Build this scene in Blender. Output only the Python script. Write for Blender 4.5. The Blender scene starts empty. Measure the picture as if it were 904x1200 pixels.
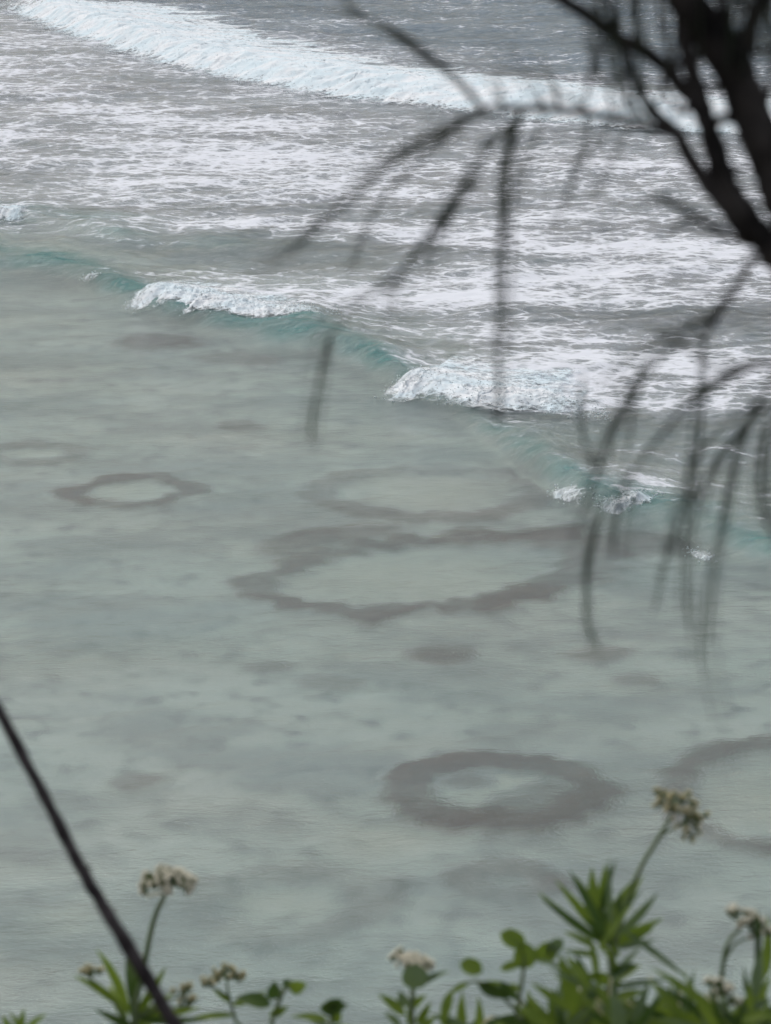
import bpy, math, random
import numpy as np
from mathutils import Vector, Matrix

random.seed(7)
rng = np.random.default_rng(11)
R = math.radians
sc = bpy.context.scene
col = sc.collection

# ------------------------------------------------------------------ camera
CAM_Z = 20.0          # lens height above mean water, metres
TILT = R(14.5)        # looking down
K = 3585.0            # focal length in photo pixels (904 x 1200)
cam_d = bpy.data.cameras.new('camera')
cam = bpy.data.objects.new('camera', cam_d)
col.objects.link(cam)
cam.location = (0, 0, CAM_Z)
cam.rotation_euler = (math.pi / 2 - TILT, 0, 0)
cam_d.sensor_fit = 'VERTICAL'
cam_d.sensor_height = 36.0
cam_d.sensor_width = 36.0
cam_d.lens = 36.0 * K / 1200.0
cam_d.clip_start = 0.05
cam_d.clip_end = 20000
cam_d.dof.use_dof = True
cam_d.dof.focus_distance = 95.0
cam_d.dof.aperture_fstop = 17.0
sc.camera = cam

# ------------------------------------------------------------------ world, sun, exposure
SUN_EL, SUN_AZ = R(58), R(-35)     # azimuth measured from +Y towards +X
world = bpy.data.worlds.new('World')
sc.world = world
world.use_nodes = True
wn = world.node_tree
wn.nodes.clear()
sky = wn.nodes.new('ShaderNodeTexSky')
sky.sky_type = 'NISHITA'
sky.sun_disc = False
sky.sun_elevation = SUN_EL
sky.sun_rotation = SUN_AZ
sky.air_density = 1.6
sky.dust_density = 5.0
sky.ozone_density = 1.0
hs = wn.nodes.new('ShaderNodeHueSaturation')   # overcast: the cloud sheet takes most of the blue
hs.inputs['Saturation'].default_value = 0.52
bg = wn.nodes.new('ShaderNodeBackground')
bg.inputs['Strength'].default_value = 0.10
wo = wn.nodes.new('ShaderNodeOutputWorld')
wn.links.new(sky.outputs[0], hs.inputs['Color'])
wn.links.new(hs.outputs[0], bg.inputs['Color'])
wn.links.new(bg.outputs[0], wo.inputs['Surface'])

sun_d = bpy.data.lights.new('sun', 'SUN')
sun_d.energy = 0.8
sun_d.angle = R(20)
sun_d.color = (1.0, 0.97, 0.93)
sun = bpy.data.objects.new('sun', sun_d)
col.objects.link(sun)
sdir = Vector((math.sin(SUN_AZ) * math.cos(SUN_EL), math.cos(SUN_AZ) * math.cos(SUN_EL), math.sin(SUN_EL)))
sun.rotation_euler = sdir.to_track_quat('Z', 'Y').to_euler()
sun.location = (0, 0, 60)

sc.view_settings.view_transform = 'Standard'
sc.view_settings.look = 'None'
sc.view_settings.gamma = 1.0
sc.view_settings.exposure = 0.43
sc.view_settings.use_curve_mapping = False
sc.render.engine = 'CYCLES'
sc.cycles.use_denoising = True
sc.cycles.max_bounces = 6
sc.cycles.transmission_bounces = 8
sc.cycles.transparent_max_bounces = 16

# ------------------------------------------------------------------ pixel -> place helpers
FWD = Vector((0, math.cos(TILT), -math.sin(TILT)))
UP = Vector((0, math.sin(TILT), math.cos(TILT)))
EYE = Vector((0, 0, CAM_Z))

def ray(px, py):
    return FWD + Vector((1, 0, 0)) * ((px - 452) / K) - UP * ((py - 600) / K)

def at(px, py, d):
    """a point d metres out along the view axis"""
    return EYE + ray(px, py) * d

def on_z(px, py, z=0.0):
    r = ray(px, py)
    return EYE + r * ((z - CAM_Z) / r.z)

def on_bed(px, py, depth=0.9):
    """where the line of sight, bent by the water, meets the sea bed"""
    r = ray(px, py).normalized()
    p = on_z(px, py, 0.0)
    h = Vector((r.x, r.y, 0))
    si = h.length / 1.33
    t = si / math.sqrt(1 - si * si)
    return p + h.normalized() * depth * t - Vector((0, 0, depth))

def to_px(x, y):
    dz = -CAM_Z
    f = y * math.cos(TILT) - dz * math.sin(TILT)
    u = y * math.sin(TILT) + dz * math.cos(TILT)
    f = np.maximum(f, 1.0)
    return 452 + K * x / f, 600 - K * u / f

# ------------------------------------------------------------------ noise
_perm = rng.permutation(512)
_perm = np.concatenate([_perm, _perm, _perm])
_g = rng.uniform(0, 2 * np.pi, 512)
_gx, _gy = np.cos(_g), np.sin(_g)

def perlin(x, y):
    xi = np.floor(x).astype(np.int64); yi = np.floor(y).astype(np.int64)
    xf = x - xi; yf = y - yi
    xi &= 511; yi &= 511
    def gr(ix, iy, fx, fy):
        h = _perm[_perm[ix & 511] + (iy & 511)]
        return _gx[h] * fx + _gy[h] * fy
    u = xf ** 3 * (xf * (xf * 6 - 15) + 10)
    v = yf ** 3 * (yf * (yf * 6 - 15) + 10)
    a = gr(xi, yi, xf, yf) * (1 - u) + gr(xi + 1, yi, xf - 1, yf) * u
    b = gr(xi, yi + 1, xf, yf - 1) * (1 - u) + gr(xi + 1, yi + 1, xf - 1, yf - 1) * u
    return (a * (1 - v) + b * v) * 1.5

def fbm(x, y, octv=4, gain=0.5):
    s = 0; a = 1.0; f = 1.0; n = 0
    for i in range(octv):
        s = s + a * perlin(x * f + 17.3 * i, y * f - 9.1 * i); n += a
        a *= gain; f *= 2.03
    return s / n

def billow(x, y, octv=4):
    s = 0; a = 1.0; f = 1.0; n = 0
    for i in range(octv):
        s = s + a * np.abs(perlin(x * f + 31.7 * i, y * f + 5.3 * i)); n += a
        a *= 0.55; f *= 2.1
    return s / n

def sstep(a, b, x):
    t = np.clip((x - a) / (b - a), 0, 1)
    return t * t * (3 - 2 * t)

# ------------------------------------------------------------------ object helpers
def link(name, me, mat=None, parent=None, smooth=True):
    o = bpy.data.objects.new(name, me)
    col.objects.link(o)
    if mat is not None and not me.materials:
        for m in (mat if isinstance(mat, (list, tuple)) else [mat]):
            me.materials.append(m)
    if parent is not None:
        o.parent = parent
    if smooth and len(me.polygons):
        me.polygons.foreach_set('use_smooth', [True] * len(me.polygons))
    return o

def mesh(name, v, f, midx=None):
    me = bpy.data.meshes.new(name)
    me.from_pydata([tuple(p) for p in v], [], f)
    if midx is not None:
        me.polygons.foreach_set('material_index', midx)
    me.update()
    return me

def grid_mesh(name, X, Y, Z, wrap=False):
    n, m = X.shape
    co = np.stack([X, Y, Z], -1).reshape(-1, 3).astype(np.float32)
    i = np.arange(n * m).reshape(n, m)
    if wrap:
        i = np.concatenate([i, i[:, :1]], 1)
    q = np.stack([i[:-1, :-1], i[:-1, 1:], i[1:, 1:], i[1:, :-1]], -1).reshape(-1, 4)
    me = bpy.data.meshes.new(name)
    me.vertices.add(len(co)); me.vertices.foreach_set('co', co.ravel())
    me.loops.add(q.size); me.loops.foreach_set('vertex_index', q.ravel().astype(np.int32))
    me.polygons.add(len(q)); me.polygons.foreach_set('loop_start', np.arange(0, q.size, 4, dtype=np.int32))
    me.update(calc_edges=True)
    me.validate()
    return me

def attr(me, name, a):
    at_ = me.attributes.new(name, 'FLOAT', 'POINT')
    at_.data.foreach_set('value', np.asarray(a, dtype=np.float32).ravel())

def empty(name, loc):
    o = bpy.data.objects.new(name, None)
    o.location = loc
    o.empty_display_size = 0.05
    col.objects.link(o)
    return o

def tag(o, label=None, cat=None, group=None, kind=None):
    if label: o['label'] = label
    if cat: o['category'] = cat
    if group: o['group'] = group
    if kind: o['kind'] = kind
    return o

# ------------------------------------------------------------------ materials
class NT:
    def __init__(self, name):
        self.m = bpy.data.materials.new(name)
        self.m.use_nodes = True
        self.t = self.m.node_tree
        self.t.nodes.clear()
        self.out = self.t.nodes.new('ShaderNodeOutputMaterial')
    def n(self, typ, **kw):
        nd = self.t.nodes.new('ShaderNode' + typ)
        for k, v in kw.items():
            setattr(nd, k, v)
        return nd
    def l(self, a, b):
        self.t.links.new(a, b)
    def setin(self, nd, i, v):
        if hasattr(v, 'is_output') or isinstance(v, bpy.types.NodeSocket):
            self.l(v, nd.inputs[i])
        else:
            nd.inputs[i].default_value = v
    def math(self, op, a, b=0.0, c=None, clamp=False):
        nd = self.n('Math', operation=op, use_clamp=clamp)
        self.setin(nd, 0, a); self.setin(nd, 1, b)
        if c is not None: self.setin(nd, 2, c)
        return nd.outputs[0]
    def ramp(self, x, a, b, lo=0.0, hi=1.0):
        nd = self.n('MapRange', interpolation_type='SMOOTHSTEP')
        self.setin(nd, 0, x); self.setin(nd, 1, a); self.setin(nd, 2, b)
        nd.inputs[3].default_value = lo; nd.inputs[4].default_value = hi
        return nd.outputs[0]
    def mix(self, f, a, b):
        nd = self.n('Mix', data_type='RGBA')
        self.setin(nd, 0, f)
        for s, v in ((6, a), (7, b)):
            if isinstance(v, tuple): nd.inputs[s].default_value = (*v, 1)
            else: self.l(v, nd.inputs[s])
        return nd.outputs[2]
    def attr(self, name):
        return self.n('Attribute', attribute_name=name).outputs['Fac']
    def pos(self, scale=(1, 1, 1), warp=None, wamt=0.0):
        p = self.n('NewGeometry').outputs['Position']
        mp = self.n('Mapping'); mp.inputs['Scale'].default_value = scale
        self.l(p, mp.inputs['Vector'])
        v = mp.outputs[0]
        if warp is not None:
            nz = self.n('TexNoise'); nz.inputs['Scale'].default_value = warp; nz.inputs['Detail'].default_value = 3
            self.l(v, nz.inputs['Vector'])
            sub = self.n('VectorMath', operation='SUBTRACT'); self.l(nz.outputs['Color'], sub.inputs[0]); sub.inputs[1].default_value = (.5, .5, .5)
            sca = self.n('VectorMath', operation='SCALE'); self.l(sub.outputs[0], sca.inputs[0]); sca.inputs['Scale'].default_value = wamt
            add = self.n('VectorMath', operation='ADD'); self.l(v, add.inputs[0]); self.l(sca.outputs[0], add.inputs[1])
            v = add.outputs[0]
        return v
    def noise(self, vec, scale, detail=4, rough=0.55, dist=0.0):
        nd = self.n('TexNoise'); self.l(vec, nd.inputs['Vector'])
        nd.inputs['Scale'].default_value = scale; nd.inputs['Detail'].default_value = detail
        nd.inputs['Roughness'].default_value = rough; nd.inputs['Distortion'].default_value = dist
        return nd.outputs['Fac']
    def vor(self, vec, scale, feature='DISTANCE_TO_EDGE'):
        nd = self.n('TexVoronoi', feature=feature, voronoi_dimensions='2D'); self.l(vec, nd.inputs['Vector'])
        nd.inputs['Scale'].default_value = scale
        return nd.outputs['Distance']

def simple(name, c1, c2, scale=40, rough=0.6, spec=0.3, trans=None, bump=0.0):
    t = NT(name)
    v = t.n('TexCoord').outputs['Object']
    nz = t.noise(v, scale, 4, 0.6)
    f = t.ramp(nz, 0.3, 0.7)
    p = t.n('BsdfPrincipled')
    t.l(t.mix(f, c1, c2), p.inputs['Base Color'])
    p.inputs['Roughness'].default_value = rough
    p.inputs['Specular IOR Level'].default_value = spec
    if bump:
        b = t.n('Bump'); b.inputs['Strength'].default_value = bump; b.inputs['Distance'].default_value = 0.002
        t.l(nz, b.inputs['Height']); t.l(b.outputs[0], p.inputs['Normal'])
    surf = p.outputs[0]
    if trans:
        tr = t.n('BsdfTranslucent'); tr.inputs['Color'].default_value = (*trans, 1)
        mx = t.n('MixShader'); mx.inputs[0].default_value = 0.3
        t.l(surf, mx.inputs[1]); t.l(tr.outputs[0], mx.inputs[2]); surf = mx.outputs[0]
    t.l(surf, t.out.inputs[0])
    return t.m

def foam_lace(t):
    """web of surface foam: filaments at several sizes, drawn out along the crests"""
    v = t.pos((.62, 1, 0), 0.9, 1.3)
    v2 = t.pos((.60, 1, 0), 2.6, 0.55)
    v3 = t.pos((.60, 1, 0), 6.0, 0.25)
    c1 = t.ramp(t.vor(v, 0.95), 0.0, 0.24, 1.0, 0.0)
    c2 = t.ramp(t.vor(v2, 2.5), 0.0, 0.30, 1.0, 0.0)
    c3 = t.ramp(t.vor(v3, 6.0), 0.0, 0.35, 1.0, 0.0)
    big = t.noise(t.pos((.55, 1, 0)), 0.20, 4, 0.62)
    med = t.noise(v, 1.0, 6, 0.66)
    s = t.math('MULTIPLY', c1, 0.34)
    s = t.math('ADD', s, t.math('MULTIPLY', c2, 0.26))
    s = t.math('ADD', s, t.math('MULTIPLY', c3, 0.14))
    s = t.math('ADD', s, t.math('MULTIPLY', t.math('SUBTRACT', med, 0.5), 1.5))
    s = t.math('ADD', s, t.math('MULTIPLY', t.math('SUBTRACT', big, 0.5), 2.0))
    return s

# --- sand / bed colour shared by the bed and the coral edges
def bed_colour(t):
    v = t.pos((1, 1, 0))
    a = t.noise(t.pos((.6, .9, 0)), 0.30, 6, 0.66)
    b = t.noise(v, 1.3, 4, 0.6)
    grain = t.noise(v, 7.0, 5, 0.8)
    c = t.mix(t.ramp(a, 0.42, 0.60), (0.70, 0.66, 0.61), (0.46, 0.435, 0.42))
    c = t.mix(t.ramp(b, 0.48, 0.72), c, (0.31, 0.29, 0.285))
    c = t.mix(t.ramp(grain, 0.35, 0.9, 0, .35), c, (0.2, 0.18, 0.16))
    return c

def make_bed_mat():
    t = NT('sand_bed')
    c = bed_colour(t)
    rock = t.mix(t.noise(t.pos((1, 1, 0)), 0.9, 5, 0.6), (0.150, 0.125, 0.145), (0.34, 0.315, 0.335))
    c = t.mix(t.attr('pale'), c, t.mix(t.noise(t.pos((1, 1, 0)), 1.6, 4, .6), (0.62, 0.56, 0.48), (0.86, 0.78, 0.68)))
    c = t.mix(t.attr('reef'), c, rock)
    d = t.n('BsdfDiffuse'); t.l(c, d.inputs[0])
    t.l(d.outputs[0], t.out.inputs[0])
    return t.m

def make_coral_mat():
    t = NT('reef_coral')
    c = bed_colour(t)
    v = t.pos((1, 1, 1))
    k = t.mix(t.noise(v, 2.2, 5, 0.65), (0.085, 0.033, 0.032), (0.215, 0.115, 0.100))
    cov = t.attr('cover')
    f = t.math('ADD', cov, t.math('MULTIPLY', t.math('SUBTRACT', t.noise(v, 2.4, 6, 0.8), 0.5), 1.5))
    f = t.math('ADD', f, t.math('MULTIPLY', t.math('SUBTRACT', t.noise(v, 8.0, 4, 0.7), 0.5), 1.1))
    f = t.math('MULTIPLY', t.ramp(f, 0.06, 0.96), t.attr('amount'))
    d = t.n('BsdfDiffuse'); t.l(t.mix(f, c, k), d.inputs[0])
    t.l(d.outputs[0], t.out.inputs[0])
    return t.m

def make_water_mat():
    t = NT('sea_water')
    # ripples
    n1 = t.noise(t.pos((.7, 1.3, 0), 0.6, .6), 2.4, 6, 0.66)
    n2 = t.noise(t.pos((1.5, .8, 0)), 8.0, 4, 0.65)
    gust = t.ramp(t.noise(t.pos((.35, .9, 0)), 0.16, 3, 0.6), 0.35, 0.7, 0.45, 1.2)
    h = t.math('ADD', t.math('MULTIPLY', n1, 0.085), t.math('MULTIPLY', n2, 0.032))
    h = t.math('MULTIPLY', h, t.math('MULTIPLY', gust, t.attr('chop')))
    bmp = t.n('Bump'); bmp.inputs['Strength'].default_value = 0.8; bmp.inputs['Distance'].default_value = 1.0
    t.l(h, bmp.inputs['Height'])
    glass = t.n('BsdfRefraction'); glass.inputs['IOR'].default_value = 1.33; glass.inputs['Roughness'].default_value = 0.06
    glass.inputs['Color'].default_value = (0.855, 0.95, 0.95, 1)
    body = t.n('BsdfDiffuse')
    milk = t.mix(t.ramp(t.attr('turbid'), 0.30, 0.75), (0.21, 0.345, 0.335), (0.045, 0.205, 0.200))
    t.l(t.mix(t.attr('deep'), milk, (0.080, 0.130, 0.175)), body.inputs['Color'])
    refl = t.n('BsdfGlossy'); refl.inputs['Roughness'].default_value = 0.10
    fr = t.n('Fresnel'); fr.inputs['IOR'].default_value = 1.33
    for nd in (glass, refl, fr, body):
        t.l(bmp.outputs[0], nd.inputs['Normal'])
    turb = t.n('MixShader'); t.l(t.attr('turbid'), turb.inputs[0])
    t.l(glass.outputs[0], turb.inputs[1]); t.l(body.outputs[0], turb.inputs[2])
    wat = t.n('MixShader'); t.l(fr.outputs[0], wat.inputs[0])
    t.l(turb.outputs[0], wat.inputs[1]); t.l(refl.outputs[0], wat.inputs[2])
    # foam web
    dens = t.attr('foam')
    s = t.math('ADD', foam_lace(t), t.math('MULTIPLY', dens, 1.22))
    f = t.ramp(s, 0.68, 1.45)
    f = t.math('MULTIPLY', f, t.ramp(dens, 0.0, 0.12))
    veil = t.math('MULTIPLY', t.ramp(s, 0.25, 1.0), 0.22)
    f = t.math('MAXIMUM', t.math('MULTIPLY', f, 0.86), t.math('MULTIPLY', veil, t.ramp(dens, 0.05, 0.4)))
    fd = t.n('BsdfDiffuse'); fd.inputs['Color'].default_value = (0.72, 0.745, 0.80, 1)
    mx = t.n('MixShader'); t.l(f, mx.inputs[0]); t.l(wat.outputs[0], mx.inputs[1]); t.l(fd.outputs[0], mx.inputs[2])
    t.l(mx.outputs[0], t.out.inputs[0])
    return t.m

def make_foam_mat():
    t = NT('white_foam')
    v = t.pos((1, 1, 1), 3.0, .25)
    n = t.noise(v, 1.9, 8, 0.72)
    c2 = t.ramp(t.vor(v, 2.6), 0.0, 0.35, 1.0, 0.0)
    c3 = t.ramp(t.vor(t.pos((1, 1, 1), 7.0, .12), 7.0), 0.0, 0.35, 1.0, 0.0)
    s = t.math('ADD', t.math('MULTIPLY', t.math('SUBTRACT', n, 0.5), 1.9), t.math('MULTIPLY', c2, 0.22))
    s = t.math('ADD', s, t.math('MULTIPLY', c3, 0.16))
    s = t.math('ADD', s, t.attr('dens'))
    f = t.ramp(s, 0.26, 0.98)
    fine = t.noise(v, 6.0, 5, 0.7)
    tint = t.noise(t.pos((.5, .8, 1), 1.0, .5), 0.9, 5, 0.65)
    d = t.n('BsdfDiffuse')
    c = t.mix(t.ramp(tint, 0.36, 0.66), (0.62, 0.715, 0.765), (0.77, 0.785, 0.805))
    c = t.mix(t.ramp(fine, 0.35, 0.62, .30, 0), c, (0.48, 0.57, 0.62))
    t.l(c, d.inputs['Color'])
    b = t.n('Bump'); b.inputs['Strength'].default_value = 0.35; b.inputs['Distance'].default_value = 0.08
    t.l(n, b.inputs['Height']); t.l(b.outputs[0], d.inputs['Normal'])
    tr = t.n('BsdfTransparent')
    mx = t.n('MixShader'); t.l(f, mx.inputs[0]); t.l(tr.outputs[0], mx.inputs[1]); t.l(d.outputs[0], mx.inputs[2])
    t.l(mx.outputs[0], t.out.inputs[0])
    return t.m

M = {
    'water': make_water_mat(), 'foam': make_foam_mat(), 'bed': make_bed_mat(), 'coral': make_coral_mat(),
    'spray': simple('spray_drop', (.75, .78, .8), (.65, .72, .75), 5, .5, .4),
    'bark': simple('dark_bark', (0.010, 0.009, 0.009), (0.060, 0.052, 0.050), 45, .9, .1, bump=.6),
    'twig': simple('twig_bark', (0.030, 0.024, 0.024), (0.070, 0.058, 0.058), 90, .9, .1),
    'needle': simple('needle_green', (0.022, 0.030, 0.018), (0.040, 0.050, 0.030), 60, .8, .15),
    'dead': simple('dead_stem', (0.022, 0.018, 0.020), (0.085, 0.072, 0.075), 60, .9, .1, bump=.5),
    'leaf': simple('leaf_green', (0.090, 0.150, 0.014), (0.170, 0.235, 0.036), 45, .5, .35, trans=(0.22, 0.33, 0.04)),
    'leaf_dark': simple('leaf_dark_green', (0.038, 0.075, 0.012), (0.075, 0.125, 0.022), 45, .5, .35, trans=(0.06, 0.12, 0.02)),
    'leaf_pale': simple('leaf_grey_green', (0.11, 0.16, 0.085), (0.16, 0.22, 0.12), 45, .6, .3, trans=(0.16, 0.24, 0.08)),
    'stem': simple('plant_stem', (0.085, 0.125, 0.050), (0.14, 0.18, 0.085), 45, .6, .3),
    'cup': simple('flower_cup', (0.050, 0.080, 0.022), (0.110, 0.150, 0.050), 80, .6, .3),
    'petal': simple('flower_cream', (0.66, 0.62, 0.50), (0.84, 0.80, 0.68), 120, .7, .2),
    'petal_tan': simple('flower_faded', (0.42, 0.38, 0.20), (0.70, 0.62, 0.42), 120, .7, .2),
    'rock': simple('cliff_rock', (0.10, 0.09, 0.08), (0.26, 0.24, 0.21), 1.2, .9, .2, bump=1.0),
    'soil': simple('cliff_soil', (0.07, 0.06, 0.04), (0.14, 0.12, 0.08), 6, .95, .1),
    'grass': simple('grass_blade', (0.05, 0.085, 0.02), (0.10, 0.13, 0.04), 20, .6, .3),
}

# ------------------------------------------------------------------ the waves (world-space height field)
def px_line(pts, z=0.0):
    w = [on_z(a, b, z) for a, b in pts]
    x = np.array([p.x for p in w]); y = np.array([p.y for p in w])
    o = np.argsort(x)
    return x[o], y[o]

MAIN_FOOT = [(-200, 300), (0, 322), (70, 330), (150, 372), (250, 402), (340, 420), (420, 438), (470, 470), (520, 488),
             (560, 520), (620, 575), (700, 620), (780, 640), (850, 660), (904, 685), (1100, 760)]
FAR_FOOT = [(-300, -30), (-60, -2), (30, 16), (100, 46), (200, 78), (300, 98), (420, 118), (520, 127), (640, 142), (760, 152), (904, 160), (1200, 176)]
LEFT_FOOT = [(-200, 262), (0, 266), (60, 272), (130, 290), (200, 300), (300, 300)]

def foot_y(line, x):
    xs, ys = line
    return np.interp(x, xs, ys)

L_MAIN, L_FAR, L_LEFT = px_line(MAIN_FOOT), px_line(FAR_FOOT), px_line(LEFT_FOOT)

def smooth_line(line, w):
    xs, ys = line
    X = np.linspace(xs[0] - 60, xs[-1] + 60, 1600)
    sl0 = (ys[1] - ys[0]) / (xs[1] - xs[0]); sl1 = (ys[-1] - ys[-2]) / (xs[-1] - xs[-2])
    Y = np.interp(X, xs, ys)
    Y = np.where(X < xs[0], ys[0] + (X - xs[0]) * sl0 * .3, Y)
    Y = np.where(X > xs[-1], ys[-1] + (X - xs[-1]) * sl1 * .3, Y)
    k = max(1, int(w / (X[1] - X[0])))
    ker = np.hanning(2 * k + 3); ker /= ker.sum()
    Yp = np.pad(Y, (k + 1, k + 1), mode='edge')
    return X, np.convolve(Yp, ker, mode='valid')

L_MAIN, L_FAR, L_LEFT = smooth_line(L_MAIN, 0.8), smooth_line(L_FAR, 3), smooth_line(L_LEFT, 1.5)

def wave(x, y, line, h, front, back, cosf):
    yc = foot_y(line, x) + 0.9 * perlin(x * .40, y * 0 + 3.3) + .30 * perlin(x * 1.5, y * 0 + 8.3)
    t = (y - yc) * cosf - front * 1.25
    return h * np.where(t < 0, np.exp(-(np.abs(t) / (front * .72)) ** 2.2), np.exp(-(np.abs(t) / back) ** 1.6)), t

_dirs = []
for i in range(34):
    lam = 0.45 * (14.0) ** (i / 33.0)
    th = rng.normal(0.25, 0.55)
    _dirs.append((math.sin(th) * 2 * math.pi / lam, -math.cos(th) * 2 * math.pi / lam, rng.uniform(0, 6.28), 0.0024 * lam ** 0.75))

def HX(line, x, hs):
    """height along the crest, from photo columns"""
    return np.interp(x, [on_z(a, b).x for a, b, _ in hs], [c for _, _, c in hs])

H_MAIN = [(-200, 300, .30), (0, 322, .36), (80, 330, .42), (160, 375, .44), (300, 412, .50), (420, 438, .55), (465, 468, .42), (520, 488, .20), (600, 555, .26), (650, 595, .42), (720, 625, .46), (775, 640, .36), (825, 655, .44), (904, 685, .36), (1100, 760, .15)]

def water_h(x, y, fine=True):
    """height, plus helper fields"""
    hm, tm = wave(x, y, L_MAIN, HX(L_MAIN, x, H_MAIN) * (1 + .35 * perlin(x * .55, y * 0 + 6.1)), 2.2, 5.0, .86)
    hf, tf = wave(x, y, L_FAR, .6 + .2 * perlin(x * .08, y * 0), 4.5, 11.0, .86)
    hl, tl = wave(x, y, L_LEFT, .36 * sstep(2, -14, x) * (1 + .6 * perlin(x * .4, y * 0 + 2)), 1.6, 4.0, .95)
    behind = sstep(-1, 3, tm)
    sea = sstep(2, 25, tf)
    z = hm + hf + hl
    # swells and surge lines running over the reef flat behind the break
    sw = fbm(x * .06 + 3, y * .13, 3)
    z = z + behind * (1 - sea) * (0.16 * sw + .09 * np.abs(fbm(x * .25, y * .5 + 40, 3)))
    z = z + sea * (0.75 * fbm(x * .035 + 9, y * .06 + x * .015, 3) + .22 * fbm(x * .25, y * .4, 4))
    if fine:
        s = np.zeros_like(x)
        for kx, ky, ph, a in _dirs:
            s += a * np.sin(kx * x + ky * y + ph)
        g = 0.55 + 0.45 * np.clip(fbm(x * .08, y * .15 + 7, 3) * 2 + .5, 0, 1)
        s = s * g * (1 + 1.6 * behind)
        bump = hm / 0.6
        z = z + s + behind * .03 * fbm(x * 1.1, y * 1.1, 3) + bump * (.16 * fbm(x * .6, y * 1.3, 4) + .12 * (.35 - np.abs(fbm(x * 2.2, y * 3.6 + 5, 3))))
    return z, hm, hf, hl, tm, tf, behind, sea

# ------------------------------------------------------------------ water sheet
def rows_cols():
    ys = [34.0]
    while ys[-1] < 262:
        ys.append(ys[-1] * 1.0021)
    ys = np.array(ys)
    near = np.array([-400, -150, -60, -10, 10, 22, 29])
    far = [ys[-1] * 1.03]
    while far[-1] < 9000:
        far.append(far[-1] * 1.12)
    ys = np.concatenate([near, ys, far])
    s = np.linspace(-1, 1, 561)
    o = [1.02, 1.07, 1.2, 1.5, 2.2, 4, 9, 25]
    s = np.concatenate([-np.array(o)[::-1], s, o])
    hw = np.clip(ys, 34, 300) * 0.126 * 1.35 + 1.0
    hw = np.where(ys > 300, hw * np.clip(ys / 300, 1, 8), hw)
    X = s[None, :] * hw[:, None]
    Y = np.repeat(ys[:, None], len(s), 1)
    return X, Y

FOAM_X = [0, 150, 300, 450, 600, 750, 904]
FOAM_T = [(-40, .10, .10, .10, .10, .10, .10, .10), (0, .22, .20, .15, .14, .14, .14, .14), (25, .40, .5, .2, .14, .14, .14, .14),
          (50, .50, .55, .45, .22, .14, .14, .14), (85, .52, .45, .5, .5, .35, .3, .3), (110, .55, .42, .36, .45, .5, .5, .5),
          (135, .58, .55, .42, .38, .40, .45, .5), (160, .56, .58, .55, .48, .38, .34, .34), (190, .50, .56, .58, .58, .52, .48, .42),
          (220, .36, .48, .54, .55, .55, .52, .50), (250, .34, .40, .50, .50, .50, .52, .50), (268, .16, .45, .50, .48, .50, .56, .54),
          (288, .04, .16, .22, .34, .48, .56, .58), (318, .00, .08, .18, .34, .50, .60, .60), (345, .0, .2, .48, .56, .56, .52, .44),
          (362, .0, .1, .36, .56, .56, .36, .22), (385, .0, .0, .1, .36, .48, .30, .26), (412, .0, .0, .0, .2, .40, .46, .50),
          (440, .0, .0, .0, .3, .56, .54, .46), (470, .0, .0, .0, .2, .50, .54, .38), (492, 0, 0, 0, 0, .18, .22, .24),
          (520, 0, 0, 0, 0, .05, .16, .2), (548, 0, 0, 0, 0, 0, .20, .24), (575, 0, 0, 0, 0, .1, .34, .14), (605, 0, 0, 0, 0, 0, .14, .14), (640, 0, 0, 0, 0, 0, .0, .1)]

def foam_field(x, y):
    px, py = to_px(x, y)
    ty = np.array([r[0] for r in FOAM_T], float)
    tv = np.array([r[1:] for r in FOAM_T], float)
    fi = np.interp(py, ty, np.arange(len(ty)))
    fj = np.interp(px, FOAM_X, np.arange(len(FOAM_X)))
    i = np.clip(np.floor(fi).astype(int), 0, len(ty) - 2); j = np.clip(np.floor(fj).astype(int), 0, len(FOAM_X) - 2)
    a = fi - i; b = fj - j
    hot = 0
    for hx, hy, rx, ry, k in ((235, 264, 60, 10, .22), (450, 362, 90, 12, .16), (540, 352, 60, 9, .2), (700, 195, 80, 8, .24), (560, 385, 60, 7, .26), (640, 445, 100, 22, .26), (690, 415, 50, 7, .26), (830, 440, 60, 12, .15), (600, 325, 70, 8, .16), (420, 345, 60, 8, .2),
                              (740, 580, 40, 10, .22), (20, 250, 40, 12, .2), (300, 335, 60, 10, .14), (690, 300, 110, 18, .10), (360, 210, 120, 18, .08), (540, 310, 60, 10, -.12), (760, 365, 110, 9, -.16), (60, 215, 60, 12, -.12), (410, 305, 70, 10, -.15), (250, 95, 70, 7, -.2), (340, 130, 70, 8, -.12)):
        hot = hot + k * np.exp(-((px - hx) / rx) ** 2 - ((py - hy) / ry) ** 2)
    return hot + tv[i, j] * (1 - a) * (1 - b) + tv[i + 1, j] * a * (1 - b) + tv[i, j + 1] * (1 - a) * b + tv[i + 1, j + 1] * a * b

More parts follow.
